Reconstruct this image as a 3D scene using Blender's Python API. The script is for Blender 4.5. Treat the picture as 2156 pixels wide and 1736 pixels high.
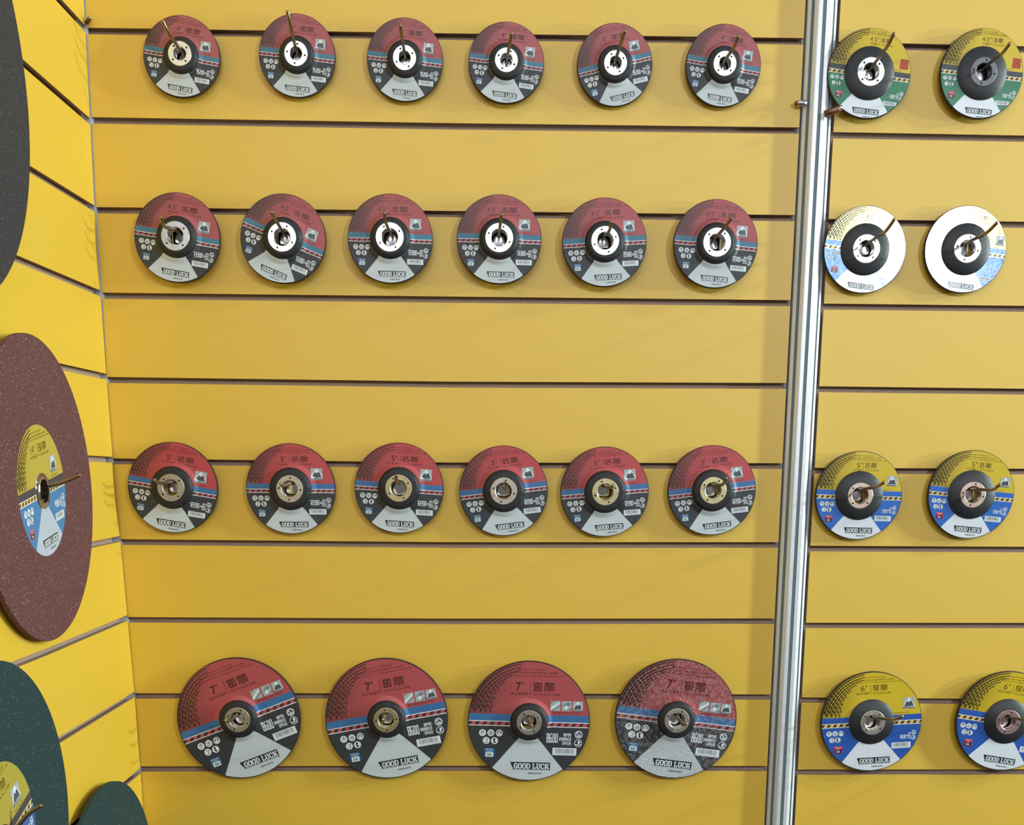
import bpy, bmesh, math, random
from mathutils import Matrix, Vector
sc = bpy.context.scene
for o in list(bpy.data.objects):
    bpy.data.objects.remove(o)
random.seed(7)

# ------------------------------------------------------------------ camera
# world: x to the right along the back wall, y=0 its front face (camera at -y), z=0 the top groove in view
cam_d = bpy.data.cameras.new('camera')
cam = bpy.data.objects.new('camera', cam_d)
sc.collection.objects.link(cam)
yaw, pit, rol = 0.0251, -0.2087, 0.0035
F = Vector((math.sin(yaw)*math.cos(pit), math.cos(yaw)*math.cos(pit), math.sin(pit)))
R0 = Vector((math.cos(yaw), -math.sin(yaw), 0)); U0 = R0.cross(F)
Rv = math.cos(rol)*R0 + math.sin(rol)*U0
Uv = -math.sin(rol)*R0 + math.cos(rol)*U0
m = Matrix((Rv, Uv, -F)).transposed().to_4x4()
m.translation = Vector((0.4903, -1.6051, -0.5465))
cam.matrix_world = m
cam_d.sensor_fit = 'HORIZONTAL'; cam_d.sensor_width = 36
cam_d.lens = 36*2450/2156
cam_d.shift_y = (1526.2-868)/2156
cam_d.clip_start = 0.01
sc.camera = cam

# ------------------------------------------------------------------ view + world + lamps
sc.view_settings.view_transform = 'Standard'
sc.view_settings.look = 'None'
sc.view_settings.gamma = 1
sc.view_settings.use_curve_mapping = False
sc.view_settings.exposure = 0.17

def lin(h):
    h = h.lstrip('#'); v = [int(h[i:i+2], 16)/255 for i in (0, 2, 4)]
    return tuple((c/12.92 if c <= .04045 else ((c+.055)/1.055)**2.4) for c in v) + (1,)

w = bpy.data.worlds.new('hall'); sc.world = w; w.use_nodes = True
nt = w.node_tree; nt.nodes.clear()
out = nt.nodes.new('ShaderNodeOutputWorld'); bg = nt.nodes.new('ShaderNodeBackground')
tc = nt.nodes.new('ShaderNodeTexCoord'); sx = nt.nodes.new('ShaderNodeSeparateXYZ')
rp = nt.nodes.new('ShaderNodeValToRGB')
rp.color_ramp.elements[0].position = 0.30; rp.color_ramp.elements[0].color = (.20, .17, .14, 1)
rp.color_ramp.elements[1].position = 0.95; rp.color_ramp.elements[1].color = (.90, .93, 1.0, 1)
e = rp.color_ramp.elements.new(0.5); e.color = (.42, .41, .40, 1)
mp = nt.nodes.new('ShaderNodeMath'); mp.operation = 'MULTIPLY_ADD'; mp.inputs[1].default_value = .5; mp.inputs[2].default_value = .5
nt.links.new(tc.outputs['Generated'], sx.inputs[0]); nt.links.new(sx.outputs['Z'], mp.inputs[0])
nt.links.new(mp.outputs[0], rp.inputs[0]); nt.links.new(rp.outputs[0], bg.inputs[0]); nt.links.new(bg.outputs[0], out.inputs[0])
bg.inputs[1].default_value = 0.36

def area(name, loc, target, size, power, col=(1, 1, 1), shape='DISK', size_y=None):
    l = bpy.data.lights.new(name, 'AREA'); l.energy = power; l.color = col; l.shape = shape; l.size = size
    if size_y: l.size_y = size_y
    o = bpy.data.objects.new(name, l); sc.collection.objects.link(o)
    o.location = loc
    o.rotation_euler = (Vector(target)-Vector(loc)).to_track_quat('-Z', 'Y').to_euler()
    return o
area('spot_lamp', (2.2, -3.2, .37), (.8, 0, -.5), .22, 22.5, (.92, 1, 1.10))            # bright hall lamp to the right, mirrored in the foil discs
area('strip_lamp', (.40, -3.2, .66), (.4, 0, -.3), 2.1, 21, (.94, .99, 1.06), 'RECTANGLE', .45)     # lit strip across the aisle
area('spot_lamp', (4.5, -.80, 1.15), (0, 0, -.3), .13, 50., (.86, 1.03, 1.0))                   # row of lamps along the next stand, grazing the wall
area('spot_lamp', (4.6, -.88, .40), (0, 0, -.5), .13, 58., (.86, 1.03, 1.0))
area('spot_lamp', (4.4, -.84, -.25), (0, 0, -.6), .13, 52., (.86, 1.03, 1.0))
area('overhead_fill', (.6, -1.8, 1.7), (.5, 0, -.6), 1.6, 5.0, (1, .99, .97), 'RECTANGLE', .5)  # unseen soft fill added overhead, leaves the groove tops dark

# ------------------------------------------------------------------ helpers
def put(o, parent=None):
    sc.collection.objects.link(o)
    if parent: o.parent = parent
    return o
def empty(name, mat=None):
    o = bpy.data.objects.new(name, None); o.empty_display_size = .02
    put(o)
    if mat is not None: o.matrix_world = mat
    return o
def tag(o, label=None, cat=None, group=None, kind=None):
    if label: o['label'] = label
    if cat: o['category'] = cat
    if group: o['group'] = group
    if kind: o['kind'] = kind
    return o
def meshobj(name, verts, faces, mats, idx=None, parent=None, smooth=False):
    me = bpy.data.meshes.new(name)
    me.from_pydata([tuple(v) for v in verts], [], [tuple(f) for f in faces])
    for mt in mats: me.materials.append(mt)
    if idx is not None:
        for p, i in zip(me.polygons, idx): p.material_index = i
    if smooth:
        for p in me.polygons: p.use_smooth = True
    me.update()
    return put(bpy.data.objects.new(name, me), parent)
def recalc(o):
    bm = bmesh.new(); bm.from_mesh(o.data); bmesh.ops.recalc_face_normals(bm, faces=bm.faces); bm.to_mesh(o.data); bm.free(); return o
def copy_tree(o, parent=None):
    c = o.copy(); sc.collection.objects.link(c); c.parent = parent
    for ch in [x for x in bpy.data.objects if x.parent == o]:
        copy_tree(ch, c)
    return c

class NT:
    def __init__(s, name, rough=.5, metal=0., spec=.5, coat=0., coat_rough=.1):
        s.m = bpy.data.materials.new(name); s.m.use_nodes = True; s.t = s.m.node_tree
        s.b = s.t.nodes['Principled BSDF']
        s.b.inputs['Roughness'].default_value = rough; s.b.inputs['Metallic'].default_value = metal
        s.b.inputs['Specular IOR Level'].default_value = spec
        s.b.inputs['Coat Weight'].default_value = coat; s.b.inputs['Coat Roughness'].default_value = coat_rough
    def n(s, typ, **kw):
        nd = s.t.nodes.new(typ)
        for k, v in kw.items(): setattr(nd, k, v)
        return nd
    def l(s, a, b): s.t.links.new(a, b)
    def val(s, inp, v):
        if isinstance(v, (int, float)): inp.default_value = v
        elif isinstance(v, tuple): inp.default_value = v
        else: s.l(v, inp)
    def math(s, op, a, b=0., c=None, clamp=False):
        nd = s.n('ShaderNodeMath', operation=op, use_clamp=clamp)
        s.val(nd.inputs[0], a); s.val(nd.inputs[1], b)
        if c is not None: s.val(nd.inputs[2], c)
        return nd.outputs[0]
    def mix(s, f, a, b):
        nd = s.n('ShaderNodeMix', data_type='RGBA')
        s.val(nd.inputs[0], f); s.val(nd.inputs[6], a); s.val(nd.inputs[7], b)
        return nd.outputs[2]
    def xyz(s, kind='Object'):
        t = s.n('ShaderNodeTexCoord'); x = s.n('ShaderNodeSeparateXYZ'); s.l(t.outputs[kind], x.inputs[0])
        return t.outputs[kind], x.outputs[0], x.outputs[1], x.outputs[2]
    def noise(s, vec, scale, detail=2., rough=.5):
        nd = s.n('ShaderNodeTexNoise'); nd.inputs['Scale'].default_value = scale; nd.inputs['Detail'].default_value = detail
        nd.inputs['Roughness'].default_value = rough
        if vec is not None: s.l(vec, nd.inputs['Vector'])
        return nd.outputs['Fac']
    def ramp(s, f, pts):
        nd = s.n('ShaderNodeValToRGB'); el = nd.color_ramp.elements
        el[0].position, el[0].color = pts[0]; el[1].position, el[1].color = pts[-1]
        for p, c in pts[1:-1]:
            x = el.new(p); x.color = c
        s.l(f, nd.inputs[0]); return nd.outputs[0]
    def bump(s, h, strength=.3, dist=.001):
        nd = s.n('ShaderNodeBump'); nd.inputs['Strength'].default_value = strength; nd.inputs['Distance'].default_value = dist
        s.l(h, nd.inputs['Height']); s.l(nd.outputs[0], s.b.inputs['Normal'])
    def col(s, v): s.val(s.b.inputs['Base Color'], v)

def flat(name, hexc, rough=.5, metal=0., spec=.5, coat=0.):
    t = NT(name, rough, metal, spec, coat); t.col(lin(hexc)); return t.m

# ------------------------------------------------------------------ materials
def yellow_laminate(name, a, b):
    t = NT(name, .5, 0, 1.0)
    v, x, y, z = t.xyz()
    n1 = t.noise(v, 3., 3.); n2 = t.noise(v, 260., 2.)
    c = t.mix(t.math('MULTIPLY', n1, .8, clamp=True), lin(a), lin(b))
    st = t.math('GREATER_THAN', t.noise(v, 150., 1.), .80)                      # rare scuffs
    c = t.mix(t.math('MULTIPLY', st, .35), c, lin('#8a6a3a'))
    t.col(c)
    t.l(t.math('MULTIPLY_ADD', n1, .12, .44), t.b.inputs['Roughness'])
    t.bump(n2, .10, .0006)
    return t.m
YEL = yellow_laminate('yellow_laminate', '#e0b62a', '#e6bd36')
def mdf(name, a, b):
    t = NT(name, .85, 0, .2); v, x, y, z = t.xyz()
    t.col(t.mix(t.noise(v, 420., 4.), lin(a), lin(b))); t.bump(t.noise(v, 500., 2.), .4, .0005); return t.m
MDF = mdf('bare_fibreboard', '#9c8172', '#c0a48e')
def abrasive(name, base, dark, speck, thr=.70, scale=900.):
    t = NT(name, .75, 0, .35); v, x, y, z = t.xyz()
    c = t.mix(t.noise(v, scale*.45, 3.), lin(dark), lin(base))
    vo = t.n('ShaderNodeTexVoronoi'); vo.inputs['Scale'].default_value = scale*.55; t.l(v, vo.inputs['Vector'])
    sx_ = t.n('ShaderNodeSeparateColor'); t.l(vo.outputs['Color'], sx_.inputs[0])
    dens = t.math('MULTIPLY_ADD', t.noise(v, 60., 2.), -.25, thr+.12)
    size = t.math('MULTIPLY_ADD', sx_.outputs[1], .38, .08)
    f = t.math('MULTIPLY', t.math('GREATER_THAN', sx_.outputs[0], dens), t.math('LESS_THAN', vo.outputs['Distance'], size))
    f = t.math('MULTIPLY', f, t.math('MULTIPLY_ADD', sx_.outputs[2], .8, .2))
    t.col(t.mix(f, c, lin(speck)))
    t.bump(t.noise(v, scale*.6, 3.), .6, .0008); return t.m
AB_BROWN = abrasive('brown_abrasive_grit', '#7a4b4a', '#43262a', '#d8c0c6', .80, 1500.)
AB_BLACK = abrasive('black_abrasive_grit', '#403f44', '#1d1e22', '#8a8a90', .80, 1500.)
AB_GREEN = abrasive('green_abrasive_grit', '#24474a', '#15282a', '#a9c4be', .93, 1500.)
AB_RIM = abrasive('dark_abrasive_rim', '#4a3430', '#241a1c', '#7a5a50', .85, 1500.)
AB_RIMY = abrasive('grey_abrasive_rim', '#4a4240', '#26242a', '#7a6a60', .85, 1500.)
def hubm(name, a, b, rough):
    t = NT(name, rough, 0, .45); v, x, y, z = t.xyz()
    t.col(t.mix(t.noise(v, 700., 3.), lin(a), lin(b))); t.bump(t.noise(v, 900., 3.), .45, .0007); return t.m
HUB = hubm('black_hub_grit', '#141416', '#2b2a2b', .55)
HUBY = hubm('grey_black_hub_grit', '#1a1c1e', '#34363a', .42)
def metal(name, hexc, rough, bump=0., sc_=300.):
    t = NT(name, rough, 1., .5); v, x, y, z = t.xyz()
    n = t.noise(v, sc_, 3.)
    a = lin(hexc); d = tuple(c*.78 for c in a[:3])+(1,)
    t.col(t.mix(n, d, a)); t.l(t.math('MULTIPLY_ADD', n, .12, rough-.06), t.b.inputs['Roughness'])
    if bump: t.bump(n, bump, .0004)
    return t.m
RING_A = metal('bright_steel_ring', '#eceff2', .30)
RING_B = metal('beige_reflection_ring', '#d8d0c0', .40)  # beige reflection in the lower rows' rings, put into the metal colour
RING_C = metal('yellow_reflection_ring', '#dccf9f', .40)  # yellower version of that reflection, also tinted into the metal
RING_D = metal('rose_tinted_ring', '#c9a9a6', .42)
RING_E = metal('dull_dark_ring', '#77777a', .5)
CHROME = metal('chromed_plate', '#dcdde2', .16)
WIRE = metal('steel_wire', '#a8937c', .30)
COPPER = metal('rusty_brown_pin', '#8f6a5e', .45)
PIN = metal('shiny_pin', '#cfcbd0', .25)
ALU = metal('brushed_aluminium', '#f0f4f6', .42)
ALU.node_tree.nodes['Principled BSDF'].inputs['Metallic'].default_value = .35
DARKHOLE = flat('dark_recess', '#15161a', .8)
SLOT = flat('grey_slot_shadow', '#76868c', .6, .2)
INK = {}
def ink(hexc, rough=.5, coat=0.):
    k = (hexc, rough, coat)
    if k not in INK: INK[k] = flat('ink_'+hexc[1:], hexc, rough, 0, .45, coat)
    return INK[k]

# ------------------------------------------------------------------ slatwall panels
GT_L = [(-0.0007,-0.0019,-0.0021),(-0.1029,-0.1053,-0.1059),(-0.2087,-0.2095,-0.2107),(-0.3123,-0.314,-0.3154),(-0.4174,-0.4209,-0.4203),
        (-0.5218,-0.5255,-0.5247),(-0.6283,-0.6314,-0.6304),(-0.7339,-0.7359,-0.7354),(-0.8401,-0.8406,-0.8428),(-0.9448,-0.945,-0.9465)]
GT_R = [(-0.0059,-0.0090),(-0.1109,-0.1130),(-0.2151,-0.2165),(-0.3193,-0.3206),(-0.4242,-0.4262),(-0.5307,-0.5308),(-0.6352,-0.636),(-0.7413,-0.7414),(-0.847,-0.850),(-0.952,-0.9525)]
GT_S = [(-0.0035,0.0010),(-0.1085,-0.1050),(-0.2155,-0.2075),(-0.3165,-0.3100),(-0.4185,-0.4135),(-0.5200,-0.5199),(-0.6275,-0.6240),(-0.7335,-0.7310),(-0.8365,-0.8375),(-0.9440,-0.9468)]
def extend(g):
    g = list(g); up = [tuple(v+.105*k for v in g[0]) for k in (3, 2, 1)]
    dn = [tuple(v-.105*k for v in g[-1]) for k in (1, 2)]
    return up+g+dn
GAP, LIP, BACK, THICK = .0076, .0045, .011, .016
def profile(zs, ztop, zbot):
    """closed outline (depth, z, is_front) from the top edge down the front and up the back"""
    p = [(0, ztop, 1)]
    for z in zs:
        p += [(0, z, 0), (LIP, z, 0), (LIP, z+.006, 0), (BACK, z+.006, 0), (BACK, z-GAP-.005, 0), (LIP, z-GAP-.005, 0), (LIP, z-GAP, 0), (0, z-GAP, 1)]
    p += [(0, zbot, 0), (THICK, zbot, 0), (THICK, ztop, 0)]
    return p
def slatwall(name, stations, grooves, mapper, label):
    """stations: positions along the wall; grooves[i] has one top-edge height per station"""
    V, Fc, I = [], [], []; N = None
    for s, st in enumerate(stations):
        zs = [g[s] for g in grooves]
        pr = profile(zs, zs[0]+.07, zs[-1]-.06); N = len(pr)
        V += [mapper(st, d, z) for d, z, f in pr]
    for s in range(len(stations)-1):
        for i in range(N):
            j = (i+1) % N
            Fc.append((s*N+i, s*N+j, (s+1)*N+j, (s+1)*N+i)); I.append(0 if pr[i][2] else 1)
    for s in (0, len(stations)-1):                       # end grain, pieced together around the T-slots
        zs = [g[s] for g in grooves]; top = zs[0]+.07
        rects = []
        for z in zs:
            rects += [(0, THICK, top, z+.006), (0, LIP, z+.006, z), (BACK, THICK, z+.006, z-GAP-.005), (0, LIP, z-GAP, z-GAP-.005)]
            top = z-GAP-.005
        rects.append((0, THICK, top, zs[-1]-.06))
        for d0, d1, z1, z0 in rects:
            b = len(V); V += [mapper(stations[s], d, z) for d, z in ((d0, z0), (d1, z0), (d1, z1), (d0, z1))]
            Fc.append((b, b+1, b+2, b+3)); I.append(1)
    o = meshobj(name, V, Fc, [YEL, MDF], I); recalc(o)
    return tag(o, label, None, None, 'structure')
gl = extend(GT_L); gr = extend(GT_R); gs = extend(GT_S)
XO = [(.4,-.0012),(.03,-.0012),(-.2083,-.0049),(-.4172,-.0041),(-.5214,-.003),(-.6285,0.),(-.7335,.0028),(-.8402,.0057),(-.9443,.0071),(-1.3,.0085)]
def xoff(z):
    for (z0, a), (z1, b) in zip(XO, XO[1:]):
        if z <= z0 and z >= z1: return a+(b-a)*(z0-z)/(z0-z1)
    return XO[0][1] if z > 0 else XO[-1][1]
def corner_gap(z): return xoff(z)+(.0016 if z > -.36 else max(-.0006, .0016-.0022*(-.36-z)/.06))
slatwall('wall_back', [0., .442, .8955], gl, lambda s, d, z: (s if s else corner_gap(z), d, z), 'yellow slatwall panel between the corner and the aluminium post')
slatwall('wall_back_right', [.9400, 1.25, 1.60], [(a, b, b) for a, b in gr], lambda s, d, z: (s, d, z), 'yellow slatwall panel right of the aluminium post')
slatwall('wall_left', [-1.0, -.30, -.0022], [(a, a, b) for a, b in gs], lambda s, d, z: (xoff(z)-d, s, z), 'yellow slatwall side panel left of the corner')
def groove_z(n, x):
    if x > .93:
        a, b = GT_R[n]; return a+(b-a)*(x-.94)/(1.25-.94)
    a, b, c = GT_L[n]
    return a+(b-a)*x/.442 if x < .442 else b+(c-b)*(x-.442)/.4535

# aluminium posts: an octagonal slotted upright and a slim corner strip
def extrude_profile(name, pts, mats, idx, z0, z1, label, parent=None):
    N = len(pts); V = [(x, y, z0) for x, y in pts]+[(x, y, z1) for x, y in pts]
    Fc = [(i, (i+1) % N, N+(i+1) % N, N+i) for i in range(N)]+[tuple(range(N))[::-1], tuple(range(N, 2*N))]
    o = meshobj(name, V, Fc, mats, idx+[0, 0]); recalc(o)
    return tag(o, label, None, None, 'structure')
pts, idx = [], []
ap, half = .0188, .0188*math.tan(math.radians(22.5))
for k in range(8):
    a = math.radians(-90+45*k-0)                       # facet normals; the first faces the viewer
    nx, ny = math.cos(a), math.sin(a); tx, ty = -ny, nx
    def P(t, d): return (.9172+nx*(ap-d)+tx*t, .0075+ny*(ap-d)+ty*t)
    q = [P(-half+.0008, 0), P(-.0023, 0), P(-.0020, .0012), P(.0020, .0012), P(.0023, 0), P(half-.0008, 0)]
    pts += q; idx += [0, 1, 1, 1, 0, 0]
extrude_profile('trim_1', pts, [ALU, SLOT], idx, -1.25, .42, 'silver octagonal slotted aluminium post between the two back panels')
V, Fc, zz = [], [], [-1.2]+[-1.0+.05*k for k in range(28)]
for z in zz:
    xr = corner_gap(z)-.0004
    V += [(-.030, .0012, z), (xr, .0012, z), (xr, .022, z), (-.030, .022, z)]
for k in range(len(zz)-1):
    Fc += [(4*k+i, 4*k+(i+1) % 4, 4*k+4+(i+1) % 4, 4*k+4+i) for i in range(4)]
Fc += [(3, 2, 1, 0), tuple(4*len(zz)-4+i for i in range(4))]
tag(recalc(meshobj('trim_2', V, Fc, [ALU])), 'thin grey aluminium corner strip between the left and back walls', None, None, 'structure')

# ------------------------------------------------------------------ tubes
def tube(path, r, seg=12, cap=True):
    """rounded tube along a polyline, returns verts, faces"""
    path = [Vector(p) for p in path]; V, Fc = [], []
    rings = []
    if cap:
        d0 = (path[1]-path[0]).normalized(); d1 = (path[-1]-path[-2]).normalized()
        P_ = [(path[0]-d0*r*.9*0+d0*0, r*.6)]
    up = Vector((0, 0, 1))
    L = []
    for i, p in enumerate(path):
        if i == 0: d = path[1]-path[0]
        elif i == len(path)-1: d = path[-1]-path[-2]
        else: d = (path[i]-path[i-1]).normalized()+(path[i+1]-path[i]).normalized()
        L.append((p, d.normalized(), r))
    p, d, _ = L[-1]
    L[-1:] = [(p-d*r*.5, d, r), (p-d*r*.15, d, r*.85), (p, d, r*.4)]
    ref = Vector((1, 0, 0)) if abs(L[0][1].x) < .8 else Vector((0, 1, 0))
    for (p, d, rr) in L:
        a = (ref-d*ref.dot(d)).normalized(); b = d.cross(a); ref = a
        V += [p+a*rr*math.cos(2*math.pi*k/seg)+b*rr*math.sin(2*math.pi*k/seg) for k in range(seg)]
    n = len(L)
    for i in range(n-1):
        for k in range(seg):
            Fc.append((i*seg+k, i*seg+(k+1) % seg, (i+1)*seg+(k+1) % seg, (i+1)*seg+k))
    Fc.append(tuple(range(seg))[::-1]); Fc.append(tuple(range((n-1)*seg, n*seg)))
    return V, Fc
def bez(p, q, r_, n=6):
    """fillet corner q between p and r_"""
    p, q, r_ = Vector(p), Vector(q), Vector(r_)
    l = min((p-q).length, (r_-q).length)*.55
    a = q+(p-q).normalized()*l; b = q+(r_-q).normalized()*l
    return [a.lerp(q, t).lerp(q.lerp(b, t), t) for t in [i/n for i in range(n+1)]]

# ------------------------------------------------------------------ lathe
def lathe(name, prof, mats, idx=None, parent=None, seg=96, smooth=True):
    V, Fc, I = [], [], []
    n = len(prof)
    for k in range(seg):
        a = 2*math.pi*k/seg
        V += [(r*math.cos(a), r*math.sin(a), z) for r, z in prof]
    for k in range(seg):
        j = (k+1) % seg
        for i in range(n-1):
            Fc.append((k*n+i, j*n+i, j*n+i+1, k*n+i+1)); I.append(idx[i] if idx else 0)
    o = meshobj(name, V, Fc, mats, I, parent, smooth)
    recalc(o)
    if smooth:
        me = o.data
        bm = bmesh.new(); bm.from_mesh(me)
        for ed in bm.edges:
            if len(ed.link_faces) == 2 and ed.calc_face_angle(0) > math.radians(14): ed.smooth = False
        bm.to_mesh(me); bm.free()
    return o

# ------------------------------------------------------------------ printed label artwork (unit disc coordinates)
class Art:
    def __init__(s): s.V, s.F, s.I, s.mats = [], [], [], []
    def mi(s, m):
        if m not in s.mats: s.mats.append(m)
        return s.mats.index(m)
    def poly(s, pts, m, layer=1):
        layer += .03*(len(s.F) % 5)                    # pieces that touch never lie in exactly one plane
        b = len(s.V); s.V += [(x, y, layer) for x, y in pts]; s.F.append(tuple(range(b, b+len(pts)))); s.I.append(s.mi(m))
    def rect(s, x0, y0, x1, y1, m, layer=1): s.poly([(x0, y0), (x1, y0), (x1, y1), (x0, y1)], m, layer)
    def disc(s, x, y, r, m, layer=1, n=20, ry=None):
        ry = ry or r
        s.poly([(x+r*math.cos(2*math.pi*k/n), y+ry*math.sin(2*math.pi*k/n)) for k in range(n)], m, layer)
    def ring(s, x, y, r, t, m, layer=1, n=28):
        for k in range(n):
            a, b = 2*math.pi*k/n, 2*math.pi*(k+1)/n
            s.poly([(x+r*math.cos(a), y+r*math.sin(a)), (x+r*math.cos(b), y+r*math.sin(b)), (x+(r-t)*math.cos(b), y+(r-t)*math.sin(b)), (x+(r-t)*math.cos(a), y+(r-t)*math.sin(a))], m, layer)
    def line(s, x0, y0, x1, y1, w_, m, layer=1):
        dx, dy = x1-x0, y1-y0; l = math.hypot(dx, dy); nx, ny = -dy/l*w_/2, dx/l*w_/2
        s.poly([(x0+nx, y0+ny), (x0-nx, y0-ny), (x1-nx, y1-ny), (x1+nx, y1+ny)], m, layer)
    def text(s, string, x0, y0, x1, y1, m, layer=1, bold=0., res=2, shear=0.):
        V, Fc = glyphs(string, bold, res)
        X = [v[0] for v in V]; Y = [v[1] for v in V]
        ax, bx, ay, by = min(X), max(X), min(Y), max(Y)
        b = len(s.V); mi = s.mi(m)
        for v in V:
            ty = (v[1]-ay)/(by-ay)
            s.V.append((x0+(v[0]-ax)/(bx-ax)*(x1-x0)+shear*(y1-y0)*ty, y0+ty*(y1-y0), layer))
        for f in Fc: s.F.append(tuple(b+i for i in f)); s.I.append(mi)
    def seg(s, string, x0, y0, x1, y1, m, layer=1, vt=.32, ht=.12):
        """compressed block lettering"""
        S = {'0': 'abcdef', '1': 'i', '2': 'abged', '3': 'abgcd', '4': 'fgbc', '5': 'afgcd', '6': 'afgecd', '7': 'abc', '8': 'abcdefg', '9': 'abcdfg',
             'P': 'efabg', 'A': 'efabcg', 'E': 'afged', 'S': 'afgcd', 'D': 'abcdef', 'R': 'efabgr', 'K': 'efgk', 'M': 'efabcm', ' ': ''}
        wd = {'1': .55, 'M': 1.5, ' ': .6}
        tot = sum(wd.get(c, 1.) for c in string)+.16*(len(string)-1); u = (x1-x0)/tot; h = y1-y0; x = x0
        for c in string:
            cw = wd.get(c, 1.)*u; v = vt*u; t = ht*h; e = S[c]; ym = (y0+y1)/2; ch = min(v, t)*.5
            if 'a' in e: s.poly([(x+ch, y1), (x, y1-ch), (x, y1-t), (x+cw, y1-t), (x+cw, y1-ch), (x+cw-ch, y1)], m, layer)
            if 'd' in e: s.poly([(x+ch, y0), (x+cw-ch, y0), (x+cw, y0+ch), (x+cw, y0+t), (x, y0+t), (x, y0+ch)], m, layer)
            if 'g' in e: s.rect(x, ym-t/2, x+cw, ym+t/2, m, layer)
            if 'b' in e: s.rect(x+cw-v, ym, x+cw, y1-ch, m, layer)
            if 'c' in e: s.rect(x+cw-v, y0+(ch if 'd' in e else 0), x+cw, ym, m, layer)
            if 'e' in e: s.rect(x, y0+(ch if 'd' in e else 0), x+v, ym, m, layer)
            if 'f' in e: s.rect(x, ym, x+v, y1-(ch if 'a' in e else 0), m, layer)
            if 'r' in e: s.poly([(x+cw*.36, ym), (x+cw-v, y0), (x+cw*1.04, y0), (x+cw*.36+v*1.1, ym)], m, layer)
            if 'k' in e: s.poly([(x+v, ym), (x+cw-v, y1), (x+cw, y1), (x+v*1.6, ym), (x+cw, y0), (x+cw-v, y0)], m, layer)
            if 'm' in e: s.rect(x+cw/2-v/2, y0+h*.12, x+cw/2+v/2, y1, m, layer)
            if 'i' in e: s.rect(x+cw-v, y0, x+cw, y1, m, layer); s.rect(x+cw-v*1.6, y1-t*1.3, x+cw, y1-t*.3, m, layer)
            x += cw+.16*u
    def slab(s, string, x0, y0, x1, y1, m, layer=2):
        """heavy slab-serif capitals"""
        wd = {'G': 1., 'O': 1., 'D': 1., 'L': .92, 'U': 1.05, 'C': .98, 'K': 1.12, ' ': .42}
        tot = sum(wd[c] for c in string)+.07*(len(string)-1); u = (x1-x0)/tot; h = y1-y0; x = x0
        for c in string:
            w_ = wd[c]*u; v = .30*u; t = .17*h; k = .22*u; kh = .2*h
            R_ = lambda a, b, c_, d: s.rect(x+a*w_, y0+b*h, x+c_*w_, y0+d*h, m, layer)
            def bowl(left, right_open):
                X0, X1, Y0, Y1 = x, x+w_, y0, y1
                s.poly([(X0+k, Y1), (X0, Y1-kh), (X0, Y0+kh), (X0+k, Y0), (X0+k+v*.25, Y0+t*.8), (X0+v, Y0+kh), (X0+v, Y1-kh), (X0+k+v*.25, Y1-t*.8)], m, layer)
                s.poly([(X0+k, Y1), (X0+k, Y1-t), (X1-k, Y1-t), (X1-k, Y1)], m, layer)
                s.poly([(X0+k, Y0), (X1-k, Y0), (X1-k, Y0+t), (X0+k, Y0+t)], m, layer)
                if not right_open:
                    s.poly([(X1-k, Y1), (X1, Y1-kh), (X1, Y0+kh), (X1-k, Y0), (X1-k-v*.25, Y0+t*.8), (X1-v, Y0+kh), (X1-v, Y1-kh), (X1-k-v*.25, Y1-t*.8)], m, layer)
            if c == 'O': bowl(0, False)
            if c in 'GC':
                bowl(0, True)
                s.poly([(x+w_-k, y1), (x+w_, y1-kh), (x+w_, y0+.60*h), (x+w_-v*.8, y0+.60*h), (x+w_-v*.8, y1-t), (x+w_-k, y1-t)], m, layer)
                if c == 'G': R_(.5, .36, 1.0, .5); R_(.68, 0., .95, .5)
                else: s.poly([(x+w_-k, y0), (x+w_, y0+kh), (x+w_, y0+.36*h), (x+w_-v*.8, y0+.30*h), (x+w_-v, y0+t), (x+w_-k, y0+t)], m, layer)
            if c == 'D':
                R_(.08, 0, .38, 1); R_(0, .85, .7, 1); R_(0, 0, .7, .15)
                s.poly([(x+w_*.7, y1), (x+w_, y1-kh), (x+w_, y0+kh), (x+w_*.7, y0), (x+w_*.7, y0+t), (x+w_-v, y0+kh), (x+w_-v, y1-kh), (x+w_*.7, y1-t)], m, layer)
            if c == 'L':
                R_(.1, 0, .42, 1); R_(0, .86, .55, 1); R_(0, 0, 1, .15); R_(.8, 0, 1, .38)
            if c == 'U':
                R_(.08, .2, .36, 1); R_(.66, .2, .92, 1); R_(0, .86, .45, 1); R_(.57, .86, 1, 1)
                s.poly([(x+.08*w_, y0+.2*h), (x+.25*w_, y0), (x+.75*w_, y0), (x+.92*w_, y0+.2*h), (x+.66*w_, y0+.24*h), (x+.6*w_, y0+t), (x+.4*w_, y0+t), (x+.36*w_, y0+.24*h)], m, layer)
            if c == 'K':
                R_(.08, 0, .35, 1); R_(0, .86, .44, 1); R_(0, 0, .44, .14); R_(.6, .86, 1, 1); R_(.6, 0, 1., .14)
                s.poly([(x+.35*w_, y0+.42*h), (x+.66*w_, y0+.9*h), (x+.95*w_, y0+.9*h), (x+.35*w_, y0+.25*h)], m, layer)
                s.poly([(x+.45*w_, y0+.55*h), (x+.62*w_, y0+.66*h), (x+.98*w_, y0+.1*h), (x+.66*w_, y0+.1*h)], m, layer)
            x += w_+.07*u
GC = {}
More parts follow.
